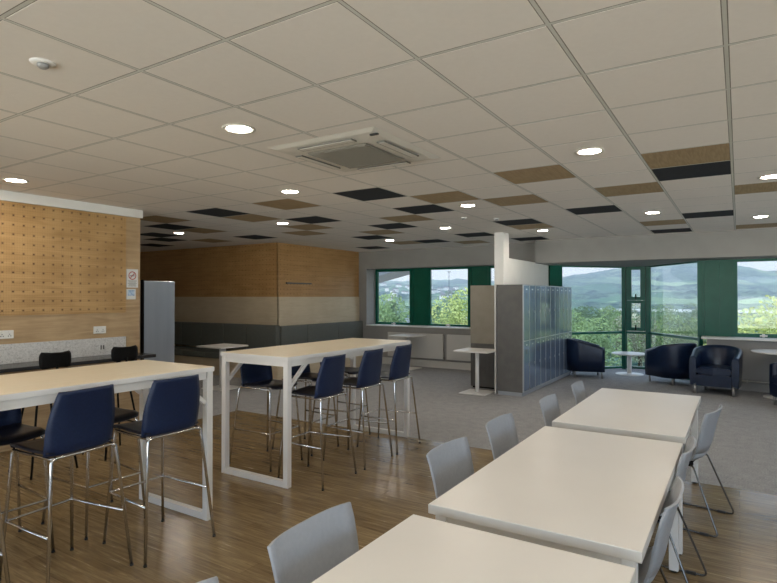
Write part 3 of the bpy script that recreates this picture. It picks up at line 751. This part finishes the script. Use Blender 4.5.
# ------------------------------------------------------------------ tub armchairs
def armchair():
    t_ = thing('tub_armchair', '', 'armchair', group='navy leather tub armchairs')
    path = []
    R1 = .30; fx = .33
    n = 22
    for k in range(5): path.append((fx - k * (fx + .03) / 5, -R1, -1, 0))
    for k in range(n + 1):
        a = -PI / 2 - PI * k / n
        path.append((-.03 + R1 * 1.0 * math.cos(a), R1 * math.sin(a), 0, 0))
    for k in range(5): path.append((-.03 + (k + 1) * (fx + .03) / 5, R1, 1, 0))
    P = [Vector((p[0], p[1], 0)) for p in path]
    L = [0]
    for a, b in zip(P, P[1:]): L.append(L[-1] + (b - a).length)
    def shell(b):
        rings = []
        for i, p in enumerate(P):
            d = (P[min(i + 1, len(P) - 1)] - P[max(i - 1, 0)]).normalized(); nrm = Vector((d.y, -d.x, 0))  # points outward? fixed below
            if nrm.dot(p - Vector((0.02, 0, 0))) < 0: nrm = -nrm
            s = L[i] / L[-1]; top = .60 + .17 * (math.sin(PI * s) ** 1.1)
            w = .048
            lean = .03 * math.sin(PI * s)
            sec = [(-w, .18), (w - .01, .13), (w + .004, .35), (w + lean * .6, top - .05), (w * .75 + lean, top - .01), (w * .3 + lean, top), (-w * .4 + lean, top - .002), (-w * .9 + lean, top - .02), (-w, top - .07), (-w, .4)]
            rings.append([b.verts.new(p + nrm * u + Vector((0, 0, z))) for u, z in sec])
        m_ = len(rings[0])
        for a, c in zip(rings, rings[1:]):
            for k in range(m_): b.faces.new([a[k], a[(k + 1) % m_], c[(k + 1) % m_], c[k]]).smooth = True
        b.faces.new(rings[0]); b.faces.new(rings[-1][::-1])
    one('tub_shell', shell, 'leather', t_)
    def cush(b):
        pts = [(.34, -.245), (.355, 0), (.34, .245), (.0, .245)] + [(-.03 + .245 * math.cos(a), .245 * math.sin(a)) for a in [PI / 2 + PI * k / 10 for k in range(1, 10)]] + [(.0, -.245)]
        prism(b, pts, .32, .44); bmesh.ops.bevel(b, geom=[e for e in b.edges if abs(e.verts[0].co.z - e.verts[1].co.z) < 1e-5], offset=.025, segments=3, affect='EDGES')
    one('seat_cushion', cush, 'leather', t_)
    def base(b):
        pts = [(.335, -.25), (.335, .25), (.0, .25)] + [(-.03 + .25 * math.cos(a), .25 * math.sin(a)) for a in [PI / 2 + PI * k / 10 for k in range(1, 10)]] + [(.0, -.25)]
        prism(b, pts, .14, .318)
    one('seat_base', base, 'leather', t_)
    for x, y in ((.29, -.27), (.29, .27), (-.20, -.2), (-.20, .2)):
        one('leg', lambda b: lathe(b, [(.019, 0), (.022, .15)], 14, (x, y)), 'satin', t_)
    return t_
arm = armchair(); f4 = [True]
place(arm, f4, 'navy leather tub armchair beyond the end of the lockers, left of the bay', -2.62, 11.5, .35)
place(arm, f4, 'navy leather tub armchair seen from behind, facing the low round table', -1.02, 11.42, PI - .75)
place(arm, f4, 'navy leather tub armchair facing the camera, between the bay and the right window', -.31, 10.70, -PI / 2 - .12)
place(arm, f4, 'navy leather tub armchair cut by the right photo edge, in front of the round table', .80, 9.78, PI + .3)

# ------------------------------------------------------------------ outside
def hgt(x, y):
    r = math.hypot(x, y); az = math.degrees(math.atan2(x, y))
    e = -5.5 - 3.5 * min(1, max(0, (r - 30) / 200))
    nz = noise.noise(Vector((x / 420, y / 420, 1.7))); n2 = noise.noise(Vector((x / 130, y / 130, 5.1))); n3 = noise.noise(Vector((x / 45, y / 45, 9.)))
    k = max(0., (r - 480) / 1100.); k = min(k, 1.25)
    ridge = 34 + 38 / (1 + math.exp(-(az + 12) / 5.5)) - 18 / (1 + math.exp(-(az + .5) / 1.6))
    e += k ** 1.25 * (ridge + 10) * (1 + .30 * nz) + (n2 * 12 * min(k * 2, 1)) + (n3 * 4 + noise.noise(Vector((x / 17, y / 17, 3.3))) * 5) * min(1, max(0, (r - 300) / 400))
    return e
def terrain():
    bm = new_bm(); rs = [14 * (2600 / 14) ** (k / 230) for k in range(231)]; azs = [-52 + 84 * k / 420 for k in range(421)]
    vs = [[bm.verts.new((r * math.sin(math.radians(a)), r * math.cos(math.radians(a)), hgt(r * math.sin(math.radians(a)), r * math.cos(math.radians(a))))) for a in azs] for r in rs]
    for a, b in zip(vs, vs[1:]):
        for k in range(420): bm.faces.new([a[k], a[k + 1], b[k + 1], b[k]]).smooth = True
    m = M['terrain'] = mat('hillside_terrain', (.1, .15, .08), 1., spec=0.); t = NT(m)
    v = t.n('ShaderNodeTexVoronoi', Scale=.011); t.l(t.coords(), v.inputs['Vector'])
    n_ = t.n('ShaderNodeTexNoise', Scale=.085, Detail=6, Roughness=.7); t.l(t.coords(), n_.inputs['Vector'])
    field = t.ramp(v.outputs['Color'], [(.2, (.08, .15, .09)), (.45, (.30, .40, .20)), (.7, (.10, .18, .11)), (.9, (.44, .46, .30))])
    wood = t.ramp(n_.outputs['Fac'], [(.44, (.012, .035, .035)), (.56, (.13, .19, .12))])
    n3 = t.n('ShaderNodeTexNoise', Scale=.006, Detail=4); t.l(t.coords(), n3.inputs['Vector'])
    t.l(t.mix(t.ramp(n3.outputs['Fac'], [(.48, (0, 0, 0)), (.54, (1, 1, 1))]), wood, field), t.b.inputs['Base Color'])
    o = obj('ground_outside', bm, 'terrain', kind='structure')
terrain()
M['leaf_dark'] = noisy('tree_leaves_dark', (.09, .14, .075), (.17, .24, .12), 1.2, .9)
M['leaf_mid'] = noisy('tree_leaves_green', (.14, .21, .09), (.27, .36, .15), 1.2, .9)
M['leaf_yellow'] = noisy('tree_leaves_yellow_green', (.24, .31, .09), (.42, .46, .17), 1.2, .9)
M['leaf_brown'] = noisy('scrub_leaves', (.18, .19, .12), (.32, .32, .20), 1.2, .9)
M['bark'] = noisy('tree_bark', (.07, .05, .035), (.12, .09, .06), 8, .9)
M['render_w'] = noisy('house_render', (.62, .60, .56), (.70, .68, .64), .5, .9)
M['roof'] = noisy('house_roof', (.12, .10, .10), (.20, .16, .15), .7, .9)
M['car_w'] = mat('car_paint_white', (.7, .7, .72), .3); M['car_d'] = mat('car_paint_dark', (.06, .07, .10), .3); M['car_r'] = mat('car_paint_red', (.35, .04, .04), .3)
M['tarmac'] = noisy('tarmac', (.20, .20, .21), (.27, .27, .28), .5, .95)
M['pale_land'] = noisy('pale_field', (.50, .50, .46), (.60, .60, .55), .05, .95)
def crown_mesh(seed, n=4200, leaf=.075):
    rr = random.Random(seed); bm = new_bm()
    blobs = [(Vector((rr.uniform(-.45, .45), rr.uniform(-.45, .45), rr.uniform(-.35, .55))), rr.uniform(.3, .55)) for _ in range(9)]
    for _ in range(n):
        c, r = rr.choice(blobs); d = Vector((rr.gauss(0, 1), rr.gauss(0, 1), rr.gauss(0, 1))).normalized()
        p = c + d * r * rr.uniform(.75, 1.05); a = Vector((rr.gauss(0, 1), rr.gauss(0, 1), rr.gauss(0, 1))).normalized(); b = a.orthogonal().normalized(); s = leaf * rr.uniform(.5, 1)
        bm.faces.new([bm.verts.new(p + a * s * .5), bm.verts.new(p + b * s * .35), bm.verts.new(p - a * s * .5), bm.verts.new(p - b * s * .35)])
    return bm
crowns = {}
def tree(x, y, r, h, kind, lb, scrub=False, name='tree', group='trees outside the windows'):
    z = hgt(x, y)
    t_ = thing(name, lb, 'bush' if scrub else 'tree', (x, y, z - .1), rnd.uniform(0, 6), group)
    key = (kind, rnd.randrange(3))
    if key not in crowns:
        crowns[key] = obj('foliage', crown_mesh(hash(key[1]) + 11), kind, t_); c = crowns[key]
    else: c = crowns[key].copy(); COL.objects.link(c); c.parent = t_
    cz = (h - r * .95) if not scrub else h * .45
    c.location = (0, 0, cz); c.scale = (r, r, r if not scrub else h * .55)
    if not scrub: one('trunk', lambda b: tube(b, [(0, 0, 0), (0, 0, cz)], max(.12, r * .06), 7), 'bark', t_)
def polar(px, d):      # plan point seen in picture column px at distance d
    a = .5643 - math.atan((px - 388.5) / 553.05); return -math.sin(a) * d, math.cos(a) * d
for px, d, r, top, k, lb in (
    (392, 75, 5.2, .8, 'leaf_mid', 'round green tree filling the lower left window'),
    (385, 110, 5, .9, 'leaf_dark', 'dark green tree behind the round one in the left window'),
    (448, 98, 3.4, -1.2, 'leaf_mid', 'green tree at the car park edge, second window'),
    (466, 62, 4.0, 1.2, 'leaf_yellow', 'bright green tree at the right edge of the second window'),
    (436, 126, 4.5, -.3, 'leaf_dark', 'dark tree left in the second window'),
    (455, 226, 7.5, 3.5, 'leaf_dark', 'tall dark tree behind the car park in the second window'),
    (760, 30, 3.0, -.2, 'leaf_yellow', 'bright yellow green tree close to the right window'),
    (792, 28, 3.0, .5, 'leaf_yellow', 'bright yellow green tree beyond the right photo edge'),
    (742, 34, 2.6, -1.0, 'leaf_yellow', 'lower yellow green tree left in the right window'),
    (776, 45, 3.6, .2, 'leaf_yellow', 'yellow green tree behind, middle of the right window')):
    x, y = polar(px, d); tree(x, y, r, top * d / 30 + 1.6 - hgt(x, y) if False else (1.6 + top) - hgt(x, y), k, lb)
adj = ['left pane', 'middle', 'right pane']
ns = 0
for px, d, r, top, k in ((572, 60, 3.5, -1.2, 'leaf_mid'), (588, 78, 3.6, -1.0, 'leaf_dark'), (603, 58, 3.5, -1.7, 'leaf_mid'), (617, 80, 3.6, -1.2, 'leaf_mid'), (640, 64, 3.5, -1.5, 'leaf_brown'), (655, 84, 3.8, -1.0, 'leaf_dark'), (668, 60, 3.6, -1.4, 'leaf_mid'), (684, 80, 3.6, -1.3, 'leaf_dark'), (697, 60, 3.4, -1.5, 'leaf_mid'), (554, 74, 3.0, -1.2, 'leaf_dark'), (715, 74, 3.0, -1.2, 'leaf_dark'),
                   (578, 130, 4.5, -1, 'leaf_dark'), (606, 160, 5, -1.2, 'leaf_mid'), (634, 130, 4.5, -1, 'leaf_dark'), (660, 160, 5, -1.4, 'leaf_mid'), (690, 130, 4.5, -1, 'leaf_dark')):
    x, y = polar(px, d); ns += 1
    tree(x, y, r, 1.6 + top - hgt(x, y), k, 'green tree in the belt below the hills outside the bay window')
for k in range(32):
    px = 552 + k * 5.2 + rnd.uniform(-2, 2); d = rnd.uniform(26, 46); x, y = polar(px, d)
    tree(x, y, rnd.uniform(1.2, 2.0), rnd.uniform(1.6, 3.0), rnd.choice(['leaf_brown', 'leaf_brown', 'leaf_mid', 'leaf_dark']), 'low scrubby bush on the slope just outside the bay window', True, 'bush', 'bushes on the slope outside')
hm = None; HS = []
def house_at(x, y, s, rz):
    global hm
    z = hgt(x, y) - .5
    if hm is None:
        h = thing('house', '', 'house', (x, y, z), rz, 'houses on the far hillside')
        bx('walls', (-5, 5, -3.5, 3.5, 0, 5.5), 'render_w', h)
        def rf(b):
            v_ = [b.verts.new(p) for p in ((-5.3, -3.9, 5.3), (5.3, -3.9, 5.3), (5.3, 3.9, 5.3), (-5.3, 3.9, 5.3), (-5.3, 0, 8), (5.3, 0, 8))]
            for f in ((0, 1, 5, 4), (2, 3, 4, 5), (0, 4, 3), (1, 2, 5), (3, 2, 1, 0)): b.faces.new([v_[i] for i in f])
        one('roof', rf, 'roof', h); hm = h
    else: h = dup(hm, '', (x, y, z), rz)
    h['label'] = 'tiny pale house with dark roof among trees on the far hillside'; h.scale = (s, s, s)
for k in range(60):
    px = rnd.choice([rnd.uniform(374, 412), rnd.uniform(428, 472), rnd.uniform(428, 472), rnd.uniform(374, 472)]) ; d = rnd.uniform(700, 1250); x, y = polar(px, d)
    if any((x - q[0]) ** 2 + (y - q[1]) ** 2 < 18 ** 2 for q in HS): continue
    HS.append((x, y)); house_at(x, y, rnd.uniform(.7, 1.1), rnd.uniform(0, 3))
# a long pale strip of flat land in the valley, the car park and its cars
def strip(name, px0, px1, d0, d1, m, lb, cat):
    def f(b):
        pts = [polar(px0, d0), polar(px1, d0), polar(px1, d1), polar(px0, d1)]
        zt = max(hgt(*p) for p in pts) + .6
        prism(b, pts, zt - .8, zt)
    tag(one(name, f, m), lb, cat)
strip('valley_field', 600, 800, 395, 440, 'pale_land', 'long pale flat field across the valley beyond the trees', 'field')
strip('car_park', 405, 475, 130, 215, 'tarmac', 'grey car park seen low through the left windows', 'car park')
car = None
for k in range(26):
    px = 430 + (k % 13) * 2.9; d = 168 + (k // 13) * 22; x, y = polar(px, d)
    z = max(hgt(*polar(a, b)) for a in (405, 475) for b in (130, 215)) + .6
    c_ = thing('parked_car', ['white', 'dark', 'red'][(k * 7 + k // 3) % 3] + ' parked car, tiny, in the car park outside the second window', 'car', (x, y, z), .56 + PI / 2, 'cars in the car park')
    mm = ['car_w', 'car_d', 'car_r'][(k * 7 + k // 3) % 3]
    one('body', lambda b: (box(b, -2.1, 2.1, -.85, .85, .3, .85, bev=.1), box(b, -1.3, 1.1, -.75, .75, .85, 1.4, bev=.15), box(b, -1.6, -1., -.87, .87, 0, .5), box(b, 1., 1.6, -.87, .87, 0, .5)), mm, c_)
mx_, my_ = polar(449, 120)
tag(one('lamp_mast', lambda b: (tube(b, [(mx_, my_, hgt(mx_, my_)), (mx_, my_, 6.9)], .07), box(b, mx_ - .35, mx_ + .35, my_ - .1, my_ + .1, 6.8, 6.95)), 'darkmetal'), 'slim tall lamp mast rising in the second left window', 'mast')
# hazy air over the valley
hz = bpy.data.materials.new('valley_haze'); hz.use_nodes = True; n__ = hz.node_tree; n__.nodes.clear()
oo = n__.nodes.new('ShaderNodeOutputMaterial'); vs_ = n__.nodes.new('ShaderNodeVolumeScatter'); vs_.inputs['Density'].default_value = .00055; vs_.inputs['Color'].default_value = (.72, .86, 1, 1)
n__.links.new(vs_.outputs[0], oo.inputs['Volume']); M['haze'] = hz
hzb = one('haze', lambda b: prism(b, [(-2600, 60), (700, 60), (700, 3000), (-2600, 3000)], -60, 320), 'haze'); tag(hzb, 'thin bluish haze lying over the valley and the hills', 'haze'); hzb['kind'] = 'stuff'
# canopy edge of the neighbouring block outside the first window
ex = thing('roof_canopy', 'dark sloping canopy edge outside the top of the first left window', 'canopy', (0, 0, 0))
def can(b, x0, x1, y0, y1, za, zb, th):
    v_ = [b.verts.new((x, y, z)) for (x, z) in ((x0, za), (x1, zb)) for y in (y0, y1) for z in (z, z - th)]
    for f in ((0, 1, 3, 2), (4, 6, 7, 5), (0, 4, 5, 1), (2, 3, 7, 6), (0, 2, 6, 4), (1, 5, 7, 3)): b.faces.new([v_[i] for i in f])
one('fascia_beam', lambda b: can(b, -14.0, -9.3, 16.0, 16.2, 1.75, 2.80, .22), 'darkmetal', ex)
one('support_post', lambda b: box(b, -13.2, -13.0, 16.0, 16.2, -6, 1.8), 'darkmetal', ex)

# ------------------------------------------------------------------ sky and lights
w = bpy.data.worlds.new('World'); S.world = w; w.use_nodes = True
nt = w.node_tree; bg = nt.nodes['Background']
tc = nt.nodes.new('ShaderNodeTexCoord'); sp = nt.nodes.new('ShaderNodeSeparateXYZ'); nt.links.new(tc.outputs['Generated'], sp.inputs[0])
def wn_(op, a, b=None):
    x = nt.nodes.new('ShaderNodeMath'); x.operation = op
    for i, v in enumerate((a, b)):
        if v is None: continue
        if isinstance(v, (int, float)): x.inputs[i].default_value = v
        else: nt.links.new(v, x.inputs[i])
    return x.outputs[0]
rz_ = nt.nodes.new('ShaderNodeValToRGB'); e = rz_.color_ramp.elements
e[0].position = 0; e[0].color = (.62, .60, .55, 1)
e[1].position = 1; e[1].color = (.42, .60, .92, 1)
for p, c in ((.495, (.62, .60, .55, 1)), (.505, (.78, .87, 1., 1)), (.56, (.62, .77, 1., 1)), (.7, (.52, .70, 1., 1))):
    q = e.new(p); q.color = c
nt.links.new(wn_('MULTIPLY_ADD', sp.outputs['Z'], .5) if False else wn_('ADD', wn_('MULTIPLY', sp.outputs['Z'], .5), .5), rz_.inputs[0])
cl = nt.nodes.new('ShaderNodeTexNoise'); cl.inputs['Scale'].default_value = 5; cl.inputs['Detail'].default_value = 5
mp = nt.nodes.new('ShaderNodeMapping'); mp.inputs['Scale'].default_value = (1, 1, 6); nt.links.new(tc.outputs['Generated'], mp.inputs[0]); nt.links.new(mp.outputs[0], cl.inputs[0])
mxx = nt.nodes.new('ShaderNodeMix'); mxx.data_type = 'RGBA'; mxx.inputs[7].default_value = (.90, .93, .97, 1)
nt.links.new(wn_('MULTIPLY', wn_('MAXIMUM', wn_('SUBTRACT', cl.outputs['Fac'], .42), 0.), 2.2), mxx.inputs[0]); nt.links.new(rz_.outputs[0], mxx.inputs[6])
nt.links.new(mxx.outputs[2], bg.inputs[0])
# sky brightened behind the camera, with a stronger ground glow added below it
side = wn_('MAXIMUM', wn_('ADD', wn_('MULTIPLY', sp.outputs['Y'], -.9), wn_('MULTIPLY', sp.outputs['X'], .15)), 0.)
below = wn_('GREATER_THAN', wn_('MULTIPLY', sp.outputs['Z'], -1.), 0.)  # unseen bright ground, added to light the ceiling
nt.links.new(wn_('ADD', wn_('MULTIPLY', wn_('POWER', side, .7), wn_('ADD', wn_('MULTIPLY', below, 7.5), 2.2)), .95), bg.inputs[1])

cam = bpy.data.cameras.new('camera'); co = bpy.data.objects.new('camera', cam); COL.objects.link(co)
co.location = (0, 0, CH); co.rotation_euler = (PI / 2 + .0088, 0, .5643)
cam.sensor_width = 36; cam.lens = 553.05 / 777 * 36; cam.clip_start = .05; cam.clip_end = 6000
S.camera = co
S.view_settings.view_transform = 'Standard'; S.view_settings.look = 'None'; S.view_settings.gamma = 1
S.view_settings.exposure = .7
S.view_settings.use_curve_mapping = False
S.cycles.max_bounces = 10; S.cycles.diffuse_bounces = 6; S.cycles.transparent_max_bounces = 16
S.cycles.sample_clamp_indirect = 6; S.cycles.use_denoising = True; S.cycles.caustics_reflective = False; S.cycles.caustics_refractive = False
